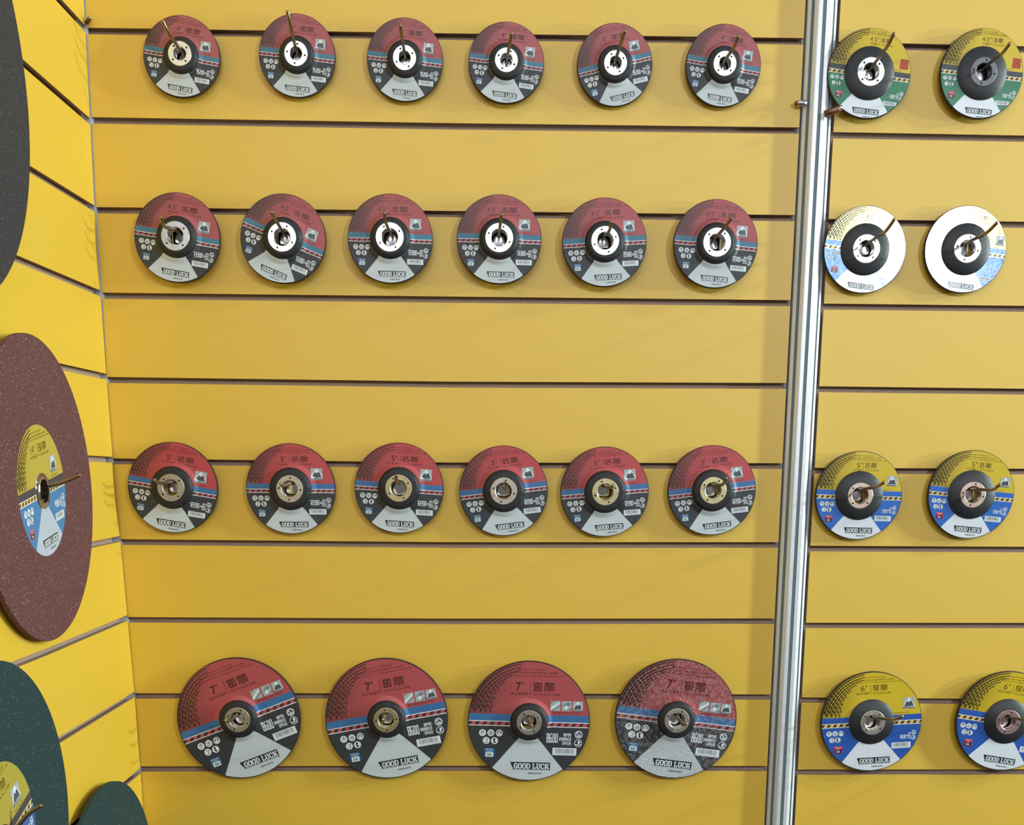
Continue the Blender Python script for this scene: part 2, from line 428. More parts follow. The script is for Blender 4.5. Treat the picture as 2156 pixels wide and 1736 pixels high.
def glyphs(string, bold, res):
    k = (string, bold, res)
    if k not in GC:
        cu = bpy.data.curves.new('t', 'FONT'); cu.body = string; cu.offset = bold; cu.resolution_u = res; cu.fill_mode = 'FRONT'
        o = bpy.data.objects.new('t', cu); sc.collection.objects.link(o)
        bpy.context.view_layer.update()
        me = o.evaluated_get(bpy.context.evaluated_depsgraph_get()).to_mesh()
        GC[k] = ([tuple(v.co) for v in me.vertices], [tuple(p.vertices) for p in me.polygons])
        o.to_mesh_clear(); bpy.data.objects.remove(o); bpy.data.curves.remove(cu)
    return GC[k]

def artwork(st):
    """st: dict with the disc's own print: inch, mm, rpm, colours, layout"""
    A = Art(); r = st['rough']; ct = st.get('coat', 0.)
    W = ink('#dfe6ea', r, ct); D = ink(st['ink'], r, ct); G = ink('#7d878b', r, ct); LG = ink('#a9b3b6', r, ct); BL = ink('#101418', r, ct)
    big = st['layout'] == 'A'; rh = st['rh']
    # honeycomb mesh fading out clockwise from the stripe
    rho, i = .960, 0; mc = ink(st['cell'], r, ct)
    while rho > .50:
        th = 176-(i % 2)*2.2
        f = .93**i
        while th > 100 and rho > .57+.22*(176-th)/60.:
            g = max(0., min(1., (th-98)/60.)); tl = .033+.054*g
            hr = .0225*f*(.42+.58*g)*(1. if rho > .74 else .8); hl = tl*.47*(.55+.45*f)
            a = math.radians(th)
            cx, cy = rho*math.cos(a), rho*math.sin(a); ux, uy = math.cos(a), math.sin(a); vx, vy = -uy, ux
            if cy-hl > .122 and hr > .0035:
                q = [(hr, hl*.4), (hr*.4, hl), (-hr*.4, hl), (-hr, hl*.4), (-hr, -hl*.4), (-hr*.4, -hl), (hr*.4, -hl), (hr, -hl*.4)]
                A.poly([(cx+ux*p+vx*q_, cy+uy*p+vy*q_) for p, q_ in q], mc, .6)
            th -= math.degrees(tl/rho)
        rho -= .052*f*.98+.002; i += 1
    # instruction lines
    yl = [.845, .795, .74] if big else ([.91, .875, .84] if st.get('wide') else [.875, .825, .775])
    A.text('Safety guard recommended', -.20, yl[0], .25, yl[0]+.034, D, 1, 0, 1)
    A.text('Made in accordance with ANSI B7.1 and EN *', -.34, yl[1], .46, yl[1]+.036, D, 1, 0, 1)
    A.text('This wheel is for use on angle grinding machines only', -.42, yl[2], .56, yl[2]+.034, D, 1, 0, 1)
    # sizes
    y0, y1 = (.505, .65) if big else ((.70, .80) if st.get('wide') else (.62, .735) if st.get('small') else (.59, .71))
    ti = st['inch']; wi = {1: .08, 2: .125, 3: .165}[len(ti)]
    xi, m0, m1 = st.get('size_x') or ((-.15, .05, .395) if big else (-.125, .05, .395))
    A.text(ti, xi-wi, y0, xi, y1, D, 1, .02 if big else 0., 3)
    A.text('"', xi+.015, y1-.035, xi+.045, y1, D, 1, .02, 2)
    A.rect(m0-.045, y0-.07, m0-.039, y1+.01, D)
    A.seg(st['mm']+' MM', m0, y0, m1, y1, D)
    A.text(st['spec1'], xi-.17, y0-.07, m0-.07, y0-.022, D, 1, 0, 1)
    A.text(st['spec2'], m0, y0-.07, m0+.44*(m1-m0)/.345, y0-.03, D, 1, 0, 1)
    # picture squares
    def picture(x0, y0_, x1, y1_, k):
        if st.get('swatch'):
            A.rect(x0, y0_, x1, y1_, ink(st['swatch'], r, ct)); A.ring((x0+x1)/2, (y0_+y1_)/2, (x1-x0)*.3, .008, ink('#c9864a', r, ct), 1.5, 16); return
        w_, h_ = x1-x0, y1_-y0_
        A.rect(x0, y0_, x1, y1_, LG)
        p = lambda a, b: (x0+a*w_, y0_+b*h_)
        if k == 0:
            A.poly([p(0, .0), p(.95, .75), p(.95, .95), p(0, .3)], W, 1.3); A.poly([p(.3, 0), p(1, .45), p(1, .6), p(.05, 0)], G, 1.6); A.poly([p(0, .7), p(.5, 1), p(.2, 1), p(0, .85)], G, 1.6)
        elif k == 1:
            A.poly([p(0, .45), p(.6, .9), p(1, .8), p(.7, .5)], G, 1.3); A.disc(x0+.45*w_, y0_+.35*h_, .2*w_, W, 1.6, 12); A.poly([p(.5, .1), p(1, .35), p(1, .1)], G, 1.6)
        else:
            A.poly([p(0, .15), p(.12, .5), p(.38, .85), p(.62, .85), p(.85, .6), p(1, .3), p(1, .05), p(0, .05)], W, 1.2)
            A.poly([p(.1, .2), p(.22, .5), p(.38, .68), p(.5, .55), p(.62, .7), p(.78, .62), p(.88, .3), p(.95, .2)], ink('#4c5459', r, ct), 1.4)
            A.poly([p(0, 0), p(1, 0), p(1, .14), p(0, .2)], G, 1.6); A.disc(x0+.5*w_, y0_+.86*h_, .12*w_, W, 1.7, 10)
    if big:
        for k, (a, b) in enumerate(((.345, .505), (.53, .69), (.71, .873))): picture(a, .19, b, .355, k)
    else:
        picture(*(st.get('pic') or (.46, .20, .72, .455)), 2)
    A.text('A1806022-T27', .39 if big else .44, .135, .83 if big else .75, .175 if big else .165, D, 1, 0, 1)
    # five white pictograms
    ox, cr, oy = (0, .058, 0) if big else ((-.135, .047, .03) if st.get('wide') else (-.105, .054, 0) if st.get('small') else (-.055, .058, 0))
    for k, (x, y) in enumerate(((-.755, -.205), (-.618, -.205), (-.48, -.205), (-.69, -.335), (-.553, -.335))):
        if not big and ox < -.1: x = -.62+(x+.62)*.86
        x += ox; y += oy; A.disc(x, y, cr, W)
        if k == 0: A.disc(x, y, .026, G, 1.5, 12, .040); A.disc(x, y-.012, .013, W, 1.8, 10, .026)
        if k == 1: A.disc(x, y-.015, .030, G, 1.5, 12, .024); A.rect(x-.036, y+.008, x+.036, y+.018, G, 1.5); A.disc(x, y-.015, .018, W, 1.8, 10, .012)
        if k == 2: A.disc(x, y+.008, .044, G, 1.5, 14, .030); A.disc(x, y-.004, .02, W, 1.8, 10, .03)
        if k == 3: A.line(x-.025, y+.02, x+.03, y+.03, .012, G, 1.5); A.line(x+.028, y+.03, x+.01, y-.015, .012, G, 1.5); A.line(x-.025, y-.03, x+.03, y-.025, .014, G, 1.5)
        if k == 4: A.poly([(x-.02, y+.038), (x+.015, y+.04), (x-.002, y), (x+.022, y-.03), (x-.008, y-.045), (x-.022, y-.005)], BL, 1.5)
    # material sticker
    sx0, sy0 = (-.715, -.61) if big else (-.74, -.61); sw, sh = .165, .145
    s1 = ink(st['stick'], r, ct); s2 = ink(st['stick2'], r, ct); s3 = ink(st['stick3'], r, ct)
    A.rect(sx0, sy0, sx0+sw, sy0+sh, s1); A.text('METAL', sx0+.012, sy0+.115, sx0+sw-.012, sy0+.138, W, 1.5, 0, 1)
    A.text('STEEL', sx0+.04, sy0+.086, sx0+sw-.04, sy0+.106, W, 1.5, 0, 1)
    A.rect(sx0+.02, sy0+.002, sx0+sw-.02, sy0+.08, s2, 1.5); A.text(st['code'], sx0+.045, sy0+.018, sx0+sw-.045, sy0+.064, s3, 2, .02, 2)
    # rpm block
    if big:
        A.seg(st['rpm'], .30, -.345, .485, -.19, W); a, b = .505, .70
        for y, t, xx in ((-.24, 'RPM', .578), (-.308, 'MARKED', .507), (-.378, 'SPEED', .56)): A.seg(t, xx, y, b, y+.055, W)
        ic, rr = ((.825, -.20), (.822, -.343)), .064
    else:
        if st.get('small'):
            dy = -.10 if st.get('wide') else 0.
            A.seg(st['rpm'], .57, -.375+dy, .69, -.295+dy, W)
            for y, t, xx in ((-.290, 'RPM', .735), (-.335, 'MARKED', .70), (-.380, 'SPEED', .725)): A.seg(t, xx, y+dy, .785, y+dy+.036, W)
            ic, rr = ((.845, -.255+dy), (.84, -.36+dy)), .046
        else:
            A.seg(st['rpm'], .435, -.355, .63, -.245, W)
            for y, t, xx in ((-.275, 'RPM', .70), (-.33, 'MARKED', .645), (-.385, 'SPEED', .69)): A.seg(t, xx, y, .775, y+.045, W)
            ic, rr = ((.845, -.245), (.84, -.37)), .054
    for k, (x, y) in enumerate(ic):
        A.ring(x, y, rr, rr*.16, W, 1)
        if k == 0:
            A.ring(x, y, rr*.74, rr*.14, W, 1, 18); A.line(x-rr*.6, y+rr*.6, x+rr*.6, y-rr*.6, rr*.2, W, 1.5); A.disc(x-rr*.1, y-rr*.35, rr*.3, W, 1.5, 10, rr*.15)
        else:
            A.disc(x+rr*.2, y+rr*.25, rr*.36, W, 1.5, 12); A.line(x-rr*.75, y-rr*.4, x+rr*.6, y-rr*.45, rr*.2, W, 1.5); A.line(x+rr*.2, y+rr*.2, x, y-rr*.3, rr*.25, W, 1.5)
    # barcode
    bx, by = (.405, -.555) if big else ((.43, -.66) if st.get('wide') else (.405, -.565)); bw, bh = (.395, .125) if big else ((.34, .10) if st.get('wide') else (.38, .12))
    A.rect(bx, by, bx+bw, by+bh, W)
    rnd = random.Random(3); x = bx+.035
    while x < bx+bw-.045:
        t = rnd.choice((.004, .006, .010)); A.rect(x, by+.038, x+t, by+bh-.014, G, 1.5); x += t+rnd.choice((.004, .006, .009))
    A.text('6 901234 567892', bx+.02, by+.010, bx+bw-.02, by+.030, G, 1.5, 0, 1)
    # brand plate on the white wedge
    gy = -.82 if big else (-.91 if st.get('wide') else -.86); gh = .135
    dk = ink('#272d33', r, ct)
    A.poly([(-.235, gy), (.375, gy), (.375, gy+gh), (-.285, gy+gh), (-.262, gy+gh*.55)], dk)
    A.poly([(-.235, gy+.012), (.363, gy+.012), (.363, gy+.004), (-.232, gy+.004)], W, 1.5)
    A.disc(-.253, gy+.035, .012, W, 1.5, 8)
    A.slab('GOOD LUCK', -.225, gy+.024, .358, gy+gh-.020, W, 2)
    A.text('ABRASIVE', 0.005, gy-.066, .235, gy-.034, dk, 1, .01, 2)
    return A

def label_material(st):
    t = NT('printed_label_'+st['name'], st['rough'], st.get('metallic', 0.), .5, st.get('coat', 0.), .12)
    v, x, y, z = t.xyz(); R_ = st['R']
    X = t.math('DIVIDE', x, R_); Y = t.math('DIVIDE', y, R_)
    gt = lambda a, b: t.math('GREATER_THAN', a, b)
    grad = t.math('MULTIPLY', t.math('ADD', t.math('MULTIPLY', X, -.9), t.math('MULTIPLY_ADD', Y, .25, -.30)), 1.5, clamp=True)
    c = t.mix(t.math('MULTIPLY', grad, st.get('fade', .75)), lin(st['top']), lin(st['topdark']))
    c = t.mix(gt(.115, Y), c, lin(st['band']))
    hz = t.math('FRACT', t.math('ADD', t.math('MULTIPLY', X, 8.2), t.math('MULTIPLY', Y, -4.2)))
    hz = t.mix(gt(hz, .5), lin(st['haz1']), lin(st['haz2']))
    c = t.mix(gt(.0, Y), c, lin(st['rule']))
    c = t.mix(gt(-.014, Y), c, hz)
    c = t.mix(gt(-.073, Y), c, lin(st['rule']))
    c = t.mix(gt(-.087, Y), c, lin(st['low']))
    wd = t.math('MULTIPLY', t.math('SUBTRACT', -.087, Y), .826)
    wedge = t.math('MULTIPLY', gt(wd, t.math('ABSOLUTE', X)), gt(-.087, Y))
    c = t.mix(wedge, c, lin(st['wedge']))
    n = t.noise(v, 900., 3.)
    c = t.mix(t.math('MULTIPLY', t.math('SUBTRACT', n, .45, clamp=True), .5), c, lin('#b9b2ae'))
    wv = t.n('ShaderNodeTexWave'); wv.inputs['Scale'].default_value = st.get('weave', 430.); t.l(v, wv.inputs['Vector']); wv.bands_direction = 'DIAGONAL'
    w2 = t.n('ShaderNodeTexWave'); w2.inputs['Scale'].default_value = st.get('weave', 430.); t.l(v, w2.inputs['Vector']); w2.bands_direction = 'Y'
    if st.get('glint'):
        g = t.math('MULTIPLY', t.math('GREATER_THAN', wv.outputs['Fac'], .80), t.math('GREATER_THAN', t.noise(v, 160., 2.), .5)); c = t.mix(t.math('MULTIPLY', g, st['glint']), c, lin('#d8c8c8'))  # white glints of the weave, mixed into the label colour
    t.col(c)
    if st.get('foil'):
        h = t.math('ADD', t.noise(v, 90., 3.), t.math('MULTIPLY', t.noise(v, 260., 3.), .4)); t.bump(h, st['foil'], .0022)
    else:
        h = t.math('ADD', t.math('ADD', wv.outputs['Fac'], w2.outputs['Fac']), t.math('MULTIPLY', n, 1.5)); t.bump(h, st.get('relief', .12), .0005)
    return t.m

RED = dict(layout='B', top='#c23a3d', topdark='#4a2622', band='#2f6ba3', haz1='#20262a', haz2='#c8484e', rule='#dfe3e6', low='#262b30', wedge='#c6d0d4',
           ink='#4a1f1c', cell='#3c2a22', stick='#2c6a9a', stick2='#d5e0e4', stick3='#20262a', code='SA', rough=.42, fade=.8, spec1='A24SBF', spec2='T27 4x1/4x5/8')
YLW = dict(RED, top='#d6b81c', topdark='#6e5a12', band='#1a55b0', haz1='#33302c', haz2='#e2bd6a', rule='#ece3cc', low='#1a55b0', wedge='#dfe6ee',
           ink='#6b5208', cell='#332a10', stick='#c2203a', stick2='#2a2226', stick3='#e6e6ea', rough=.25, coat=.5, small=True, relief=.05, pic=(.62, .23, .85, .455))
KINDS = {
 '4':  dict(RED, name='red_4', R=.0472, rh=.465, rr=.0146, bore=.0073, inch='4', mm='100', rpm='15200', relief=.16, rough=.40, spec2='T27 4x1/4x5/8 16MM', band='#3f7a94', top='#a95357', ring='A'),  # pinkish red: glossy sheen of the top row put into the print colour
 '45': dict(RED, name='red_4_5', R=.0543, rh=.475, rr=.0181, bore=.0103, inch='4.5', mm='115', rpm='13300', relief=.16, rough=.40, spec2='T27 4.5x1/4x7/8 22MM', band='#3a7a96', top='#aa5053', ring='A'),  # second row, sheen likewise painted into the red
 '5':  dict(RED, top='#b83f42', name='red_5', R=.0594, rh=.475, rr=.0180, bore=.0105, inch='5', mm='125', rpm='12200', spec2='T27 5x1/4x7/8 22MM', ring='B'),
 '7':  dict(RED, top='#b04649', name='red_7', layout='A', R=.0853, rh=.315, rr=.0177, bore=.0106, inch='7', mm='180', rpm='8600', relief=.14, spec2='T27 7x1/4x7/8 22MM', weave=300., ring='B'),
 'g45': dict(YLW, size_x=(.055, .175, .385), wide=True, pic=(.70, .19, .905, .41), name='green_4_5', R=.0527, rh=.60, rr=.0172, bore=.0100, inch='4.5', mm='115', rpm='13300', band='#2c3a38', low='#16754f', swatch='#b0452a', code='MC', stick='#b8283c', spec1='C24RBF', spec2='T27 4.5x1/4x7/8', ring='A'),
 'f45': dict(YLW, size_x=(.055, .175, .385), wide=True, pic=(.70, .19, .905, .41), metallic=.75, name='foil_4_5', R=.0536, rh=.60, rr=.0178, bore=.0100, inch='4.5', mm='115', rpm='13300', rough=.33, coat=1., foil=.35, top='#cfc07a', topdark='#9a8f60', low='#5b7cc0', band='#5b7cc0', spec1='A24RBF', spec2='T27 4.5x1/4x7/8', ring='A'),  # pale low-contrast print: the strong reflection is partly put into these colours
 'y5': dict(YLW, size_x=(-.03, .085, .34), name='yellow_5', R=.0588, rh=.555, rr=.0175, bore=.0108, inch='5', mm='125', rpm='12200', low='#2166c2', band='#2166c2', spec1='A30SBF', spec2='T27 5x1/4x7/8', ring='R'),
 'y6': dict(YLW, size_x=(-.14, .02, .30), name='yellow_6', R=.0713, rh=.455, rr=.0178, bore=.0105, inch='6', mm='150', rpm='10200', spec1='A30SBF', spec2='T27 6x1/4x7/8 22MM', ring='B'),
}
KINDS['7w'] = dict(KINDS['7'], name='red_7_woven', relief=1.0, weave=165., glint=.5, top='#a8464a', rough=.34)
RINGS = {'A': RING_A, 'B': RING_B, 'C': RING_C, 'D': RING_D, 'E': RING_E, 'R': metal('rosy_steel_ring', '#d9bfae', .38)}

def disc_label(st, parent, shoulder, r_in, name='label', r_out=None):
    """printed face: a lathe-like base plus thin printed artwork that follows it"""
    R_ = st['R']; ro = (r_out or .985)*R_; A = artwork(st)
    rh = st['rh']*R_
    def h(r):
        if shoulder == 0: return 0.
        t = (1.24*rh-r)/(.24*rh); t = max(0., min(1., t)); return shoulder*t*t*(3-2*t)
    V, Fc, I = [], [], []; seg = 96
    rad = [r_in+(1.3*rh-r_in)*i/9 for i in range(10)]+[1.6*rh, ro] if shoulder else [r_in, ro]
    for k in range(seg):
        a = 2*math.pi*k/seg
        V += [(r*math.cos(a), r*math.sin(a), h(r)+.00008) for r in rad]
    n = len(rad)
    for k in range(seg):
        for i in range(n-1):
            Fc.append((k*n+i, k*n+i+1, ((k+1) % seg)*n+i+1, ((k+1) % seg)*n+i)); I.append(0)
    # large printed patches near the raised collar are cut finer so they follow it
    if shoulder:
        bm = bmesh.new(); vs = [bm.verts.new(v) for v in A.V]; bm.verts.ensure_lookup_table()
        for f, i in zip(A.F, A.I):
            try: bm.faces.new([vs[j] for j in f]).material_index = i
            except ValueError: pass
        lim_ = 1.27*st['rh']
        for ax in (0, 1):
            for k in range(-14, 15):
                q = k*.045; fs = []
                for f in bm.faces:
                    cs = [v.co[ax] for v in f.verts]
                    if min(cs) < q-.004 and max(cs) > q+.004 and min(math.hypot(v.co.x, v.co.y) for v in f.verts) < lim_: fs.append(f)
                if fs:
                    g = set(fs)
                    for f in fs: g.update(f.verts); g.update(f.edges)
                    bmesh.ops.bisect_plane(bm, geom=list(g), plane_co=(q if ax == 0 else 0, q if ax else 0, 0), plane_no=(1-ax, ax, 0))
        bm.verts.index_update(); bm.verts.ensure_lookup_table()
        A.V = [tuple(v.co) for v in bm.verts]; A.F = [tuple(v.index for v in f.verts) for f in bm.faces]; A.I = [f.material_index for f in bm.faces]; bm.free()
    # artwork clipped to the face
    b = len(V); lim = ro*.995
    for (x, y, L) in A.V:
        X, Y = x*R_, y*R_; r = math.hypot(X, Y)
        if r > lim: X *= lim/r; Y *= lim/r; r = lim
        V.append((X, Y, h(r)+.00008+.00009*L))
    for f, i in zip(A.F, A.I):
        if all(math.hypot(A.V[j][0], A.V[j][1])*R_ > r_in for j in f):
            Fc.append(tuple(b+j for j in f)); I.append(i+1)
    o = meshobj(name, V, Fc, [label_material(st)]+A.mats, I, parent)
    me = o.data
    for p in me.polygons:
        if p.material_index == 0: p.use_smooth = True
    # all printed pieces face outwards
    bm = bmesh.new(); bm.from_mesh(me)
    fl = [f for f in bm.faces if f.normal.z < 0]
    bmesh.ops.reverse_faces(bm, faces=fl); bm.to_mesh(me); bm.free()
    return o

def make_disc(kind):
    st = KINDS[kind]; R_ = st['R']; rh = st['rh']*R_; rr, bo = st['rr'], st['bore']
    yellow = kind not in ('4', '45', '5', '7', '7w')
    root = empty('grinding_disc')
    t = .0058
    lathe('abrasive_wheel', [(bo*1.15, -.0005), (R_-.0004, -.0002), (R_, -.0007), (R_, -t), (R_-.001, -t-.0003), (bo*1.15, -t-.0003), (bo*1.15, -.0005)],
          [AB_RIMY if yellow else AB_RIM], parent=root)
    sh = 0. if yellow else .0026
    disc_label(st, root, sh, rh*.96)
    if yellow:
        prof = [(rh, sh-.0008), (rh*.995, sh+.0006), (rh*.95, sh+.0016), (rh*.8, sh+.0036), (rh*.65, sh+.0048), (rr*1.06, sh+.0054), (rr*1.0, sh+.0054), (bo*1.1, sh+.0050)]
    else:
        prof = [(rh, sh-.0008), (rh*.985, sh+.0008), (rh*.93, sh+.0030), (rh*.86, sh+.0046), (rr*1.12, sh+.0054), (rr*1.0, sh+.0056), (bo*1.1, sh+.0052)]
    lathe('raised_hub', prof, [HUBY if yellow else HUB], parent=root)
    zt = sh+.0062
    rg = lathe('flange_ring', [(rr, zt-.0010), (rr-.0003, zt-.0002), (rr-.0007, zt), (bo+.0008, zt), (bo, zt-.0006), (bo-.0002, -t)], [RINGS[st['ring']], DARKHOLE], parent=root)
    # four stamped holes
    bm = bmesh.new(); bm.from_mesh(rg.data); nf = len(bm.faces)
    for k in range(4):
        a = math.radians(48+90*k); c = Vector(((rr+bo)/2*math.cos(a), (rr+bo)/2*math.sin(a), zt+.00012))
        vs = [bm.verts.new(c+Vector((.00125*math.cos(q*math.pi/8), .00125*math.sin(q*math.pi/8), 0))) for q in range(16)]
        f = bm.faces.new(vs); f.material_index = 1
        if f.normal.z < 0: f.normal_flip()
    bm.to_mesh(rg.data); bm.free()
    return root

# ------------------------------------------------------------------ cutting discs of the side wall
CUT = dict(YLW, R=.0695, rh=.27, layout='B', rough=.45, coat=0., top='#c0a83c', topdark='#8d7a2c', low='#3d7fb4', band='#3c3b45', wedge='#b9c4d4', fade=.4,
           name='cut_14', inch='14', mm='350', rpm='4400', relief=.3, spec1='A30RBF', spec2='T41 14x1/8x1 25.4MM', small=False, pic=None, size_x=None)
def make_cutting_disc(R_, mat_, st, ring=True, t=.0060):
    root = empty('cutting_disc'); bo, rr = .0125, .0195
    b0 = bo*1.2 if st else .014
    lathe('abrasive_wheel', [(b0, 0), (R_*.6, 0), (R_-.0006, 0), (R_, -.0006), (R_, -t+.0006), (R_-.0006, -t), (b0, -t), (b0, 0)], [mat_], parent=root, seg=160)
    if st: disc_label(st, root, 0, rr*.97, r_out=1.)
    if ring:
        rg = lathe('flange_ring', [(rr, .0001), (rr-.0004, .0011), (bo+.002, .0014), (bo+.0008, .0024), (bo, .0022), (bo-.0002, -t)], [CHROME], parent=root, seg=64)
    return root
def side_matrix(x, y, z, deg, tilt=0.):
    """face towards +x, print upright, turned anticlockwise by deg"""
    M = Matrix(((0, 0, 1), (1, 0, 0), (0, 1, 0))).to_4x4()
    return Matrix.Translation((x, y, z)) @ M @ Matrix.Rotation(math.radians(deg), 4, 'Z')
def back_matrix(x, y, z, cw, tilt=0., yawt=0.):
    M = Matrix(((1, 0, 0), (0, 0, -1), (0, 1, 0))).to_4x4()
    return Matrix.Translation((x, y, z)) @ Matrix.Rotation(math.radians(tilt), 4, 'X') @ Matrix.Rotation(math.radians(yawt), 4, 'Z') @ M @ Matrix.Rotation(math.radians(-cw), 4, 'Z')

# ------------------------------------------------------------------ hooks
def plate_mesh():
    # local frame: x right, y up (0 = top edge of the groove), z out of the wall
    wd, V, Fc = .0125, [], []
    line = [(.0025, -.0075), (-.0012, -.0078), (-.0030, -.0055), (-.0034, .0012), (-.0070, .0022), (-.0420, .0022), (-.0450, .0018)]
    nx = 9
    def ring(off):
        out = []
        for (y, z) in line:
            row = []
            for i in range(nx):
                u = -1+2*i/(nx-1)
                bulge = .0022*(1-u*u)*max(0., min(1., (-y-.006)/.01)) if z > 0 else 0
                xx = u*wd*(1. if y > -.041 or z < 0 else .93)
                row.append((xx, y, z+bulge+off))
            out.append(row)
        return out
    a, b = ring(0.), ring(-.0009)
    n = len(line)
    for g in (a, b):
        for row in g: V += row
    for i in range(n-1):
        for j in range(nx-1):
            p = i*nx+j; Fc.append((p, p+1, p+nx+1, p+nx)); q = n*nx+p; Fc.append((q, q+nx, q+nx+1, q+1))
    edge = [i for i in range(nx)]+[k*nx+nx-1 for k in range(1, n)]+[(n-1)*nx+j for j in range(nx-2, -1, -1)]+[k*nx for k in range(n-2, 0, -1)]
    for e0, e1 in zip(edge, edge[1:]+edge[:1]): Fc.append((e0, e0+n*nx, e1+n*nx, e1))
    return V, Fc
PV, PF = plate_mesh(); PLATE = None
def make_hook(M, pts, r=.0021, wire=WIRE):
    """M: frame at the groove's top edge; pts: prong path in world space"""
    global PLATE
    root = empty('display_hook', M)
    if PLATE is None:
        o = meshobj('back_plate', PV, PF, [CHROME], None, root, True); recalc(o); PLATE = o.data
    else:
        put(bpy.data.objects.new('back_plate', PLATE), root)
    Mi = M.inverted()
    p = [Mi @ Vector(q) for q in pts]
    path = [p[0]]+bez(p[0], p[1], p[2], 5)+bez(p[1], p[2], p[3], 6)+[p[3]]
    V, Fc = tube(path, r, 14)
    o = meshobj('prong', V, Fc, [wire], None, root, True); recalc(o)
    return root

ROWS = [
('r1','4',0.1176,-0.0360,0.0130,9.1,(0.1193,-0.0319),(0.1148,-0.0550,-0.0272),(0.1094,-0.0670,-0.0141)),
('r1','4',0.2603,-0.0337,0.0130,5.5,(0.2604,-0.0271),(0.2601,-0.0550,-0.0180),(0.2581,-0.0670,-0.0021)),
('r1','4',0.3940,-0.0368,0.0130,5.5,(0.3943,-0.0301),(0.3927,-0.0550,-0.0232),(0.3919,-0.0670,-0.0156)),
('r1','4',0.5202,-0.0386,0.0130,6.9,(0.5207,-0.0369),(0.5233,-0.0550,-0.0338),(0.5253,-0.0670,-0.0226)),
('r1','4',0.6561,-0.0397,0.0130,-13.0,(0.6562,-0.0354),(0.6596,-0.0550,-0.0272),(0.6617,-0.0670,-0.0184)),
('r1','4',0.7927,-0.0390,0.0130,8.7,(0.7930,-0.0344),(0.7977,-0.0550,-0.0317),(0.7990,-0.0670,-0.0223)),
('r2','45',0.1014,-0.2477,0.0170,9.4,(0.1029,-0.2391),(0.0950,-0.0550,-0.2428),(0.0946,-0.0670,-0.2329)),
('r2','45',0.2358,-0.2479,0.0170,22.0,(0.2378,-0.2419),(0.2324,-0.0550,-0.2321),(0.2297,-0.0670,-0.2260)),
('r2','45',0.3722,-0.2468,0.0170,1.4,(0.3741,-0.2414),(0.3699,-0.0550,-0.2369),(0.3686,-0.0670,-0.2254)),
('r2','45',0.5115,-0.2465,0.0170,1.2,(0.5113,-0.2402),(0.5125,-0.0550,-0.2363),(0.5135,-0.0670,-0.2261)),
('r2','45',0.6469,-0.2490,0.0170,-3.3,(0.6460,-0.2416),(0.6496,-0.0550,-0.2427),(0.6501,-0.0670,-0.2334)),
('r2','45',0.7906,-0.2497,0.0170,4.7,(0.7879,-0.2440),(0.7949,-0.0550,-0.2369),(0.8001,-0.0670,-0.2276)),
('r3','5',0.0768,-0.5597,0.0120,9.5,(0.0801,-0.5508),(0.0715,-0.0550,-0.5542),(0.0678,-0.0670,-0.5490)),
('r3','5',0.2334,-0.5608,0.0120,0.1,(0.2357,-0.5525),(0.2297,-0.0550,-0.5575),(0.2296,-0.0670,-0.5537)),
('r3','5',0.3779,-0.5595,0.0120,3.6,(0.3773,-0.5504),(0.3775,-0.0550,-0.5534),(0.3782,-0.0670,-0.5418)),
('r3','5',0.5179,-0.5627,0.0120,-6.9,(0.5176,-0.5534),(0.5208,-0.0550,-0.5608),(0.5193,-0.0670,-0.5493)),
('r3','5',0.6540,-0.5634,0.0120,-4.7,(0.6523,-0.5545),(0.6587,-0.0550,-0.5573),(0.6598,-0.0670,-0.5542)),
('r3','5',0.7990,-0.5610,0.0120,-6.7,(0.7957,-0.5528),(0.8051,-0.0550,-0.5540),(0.8066,-0.0670,-0.5440)),
('r4','7',0.1507,-0.8735,0.0140,-20.9,(0.1522,-0.8653),(0.1435,-0.0550,-0.8707),(0.1436,-0.0670,-0.8643)),
('r4','7',0.3555,-0.8742,0.0140,-10.5,(0.3551,-0.8656),(0.3532,-0.0550,-0.8711),(0.3550,-0.0670,-0.8633)),
('r4','7',0.5539,-0.8782,0.0140,1.6,(0.5532,-0.8689),(0.5552,-0.0550,-0.8774),(0.5558,-0.0670,-0.8722)),
('r4','7w',0.7602,-0.8756,0.0140,7.0,(0.7585,-0.8681),(0.7640,-0.0550,-0.8757),(0.7661,-0.0670,-0.8699)),
('r5','g45',0.9772,-0.0462,0.0140,6.7,(0.9791,-0.0388),(0.9755,-0.0850,-0.0389),(0.9787,-0.0970,-0.0275)),
('r5','g45',1.1202,-0.0447,0.0140,5.0,(1.1225,-0.0364),(1.1156,-0.0850,-0.0448),(1.1185,-0.0970,-0.0370)),
('r6','f45',0.9862,-0.2543,0.0120,7.0,(0.9873,-0.2457),(0.9875,-0.0850,-0.2476),(0.9942,-0.0970,-0.2337)),
('r6','f45',1.1180,-0.2530,0.0120,6.9,(1.1130,-0.2474),(1.1138,-0.0850,-0.2478),(1.1215,-0.0970,-0.2368)),
('r7','y5',0.9989,-0.5672,0.0120,1.4,(0.9958,-0.5590),(0.9992,-0.0850,-0.5553),(1.0040,-0.0970,-0.5484)),
('r7','y5',1.1523,-0.5655,0.0120,5.1,(1.1480,-0.5572),(1.1513,-0.0850,-0.5587),(1.1534,-0.0970,-0.5508)),
('r8','y6',1.0369,-0.8796,0.0130,-3.1,(1.0357,-0.8712),(1.0431,-0.0850,-0.8625),(1.0501,-0.0970,-0.8539)),
('r8','y6',1.2290,-0.8793,0.0130,9.0,(1.2300,-0.8698),(1.2209,-0.0850,-0.8630),(1.2249,-0.0970,-0.8553)),
]
NG = {'r1': 0, 'r2': 2, 'r3': 5, 'r4': 8, 'r5': 0, 'r6': 2, 'r7': 5, 'r8': 8}
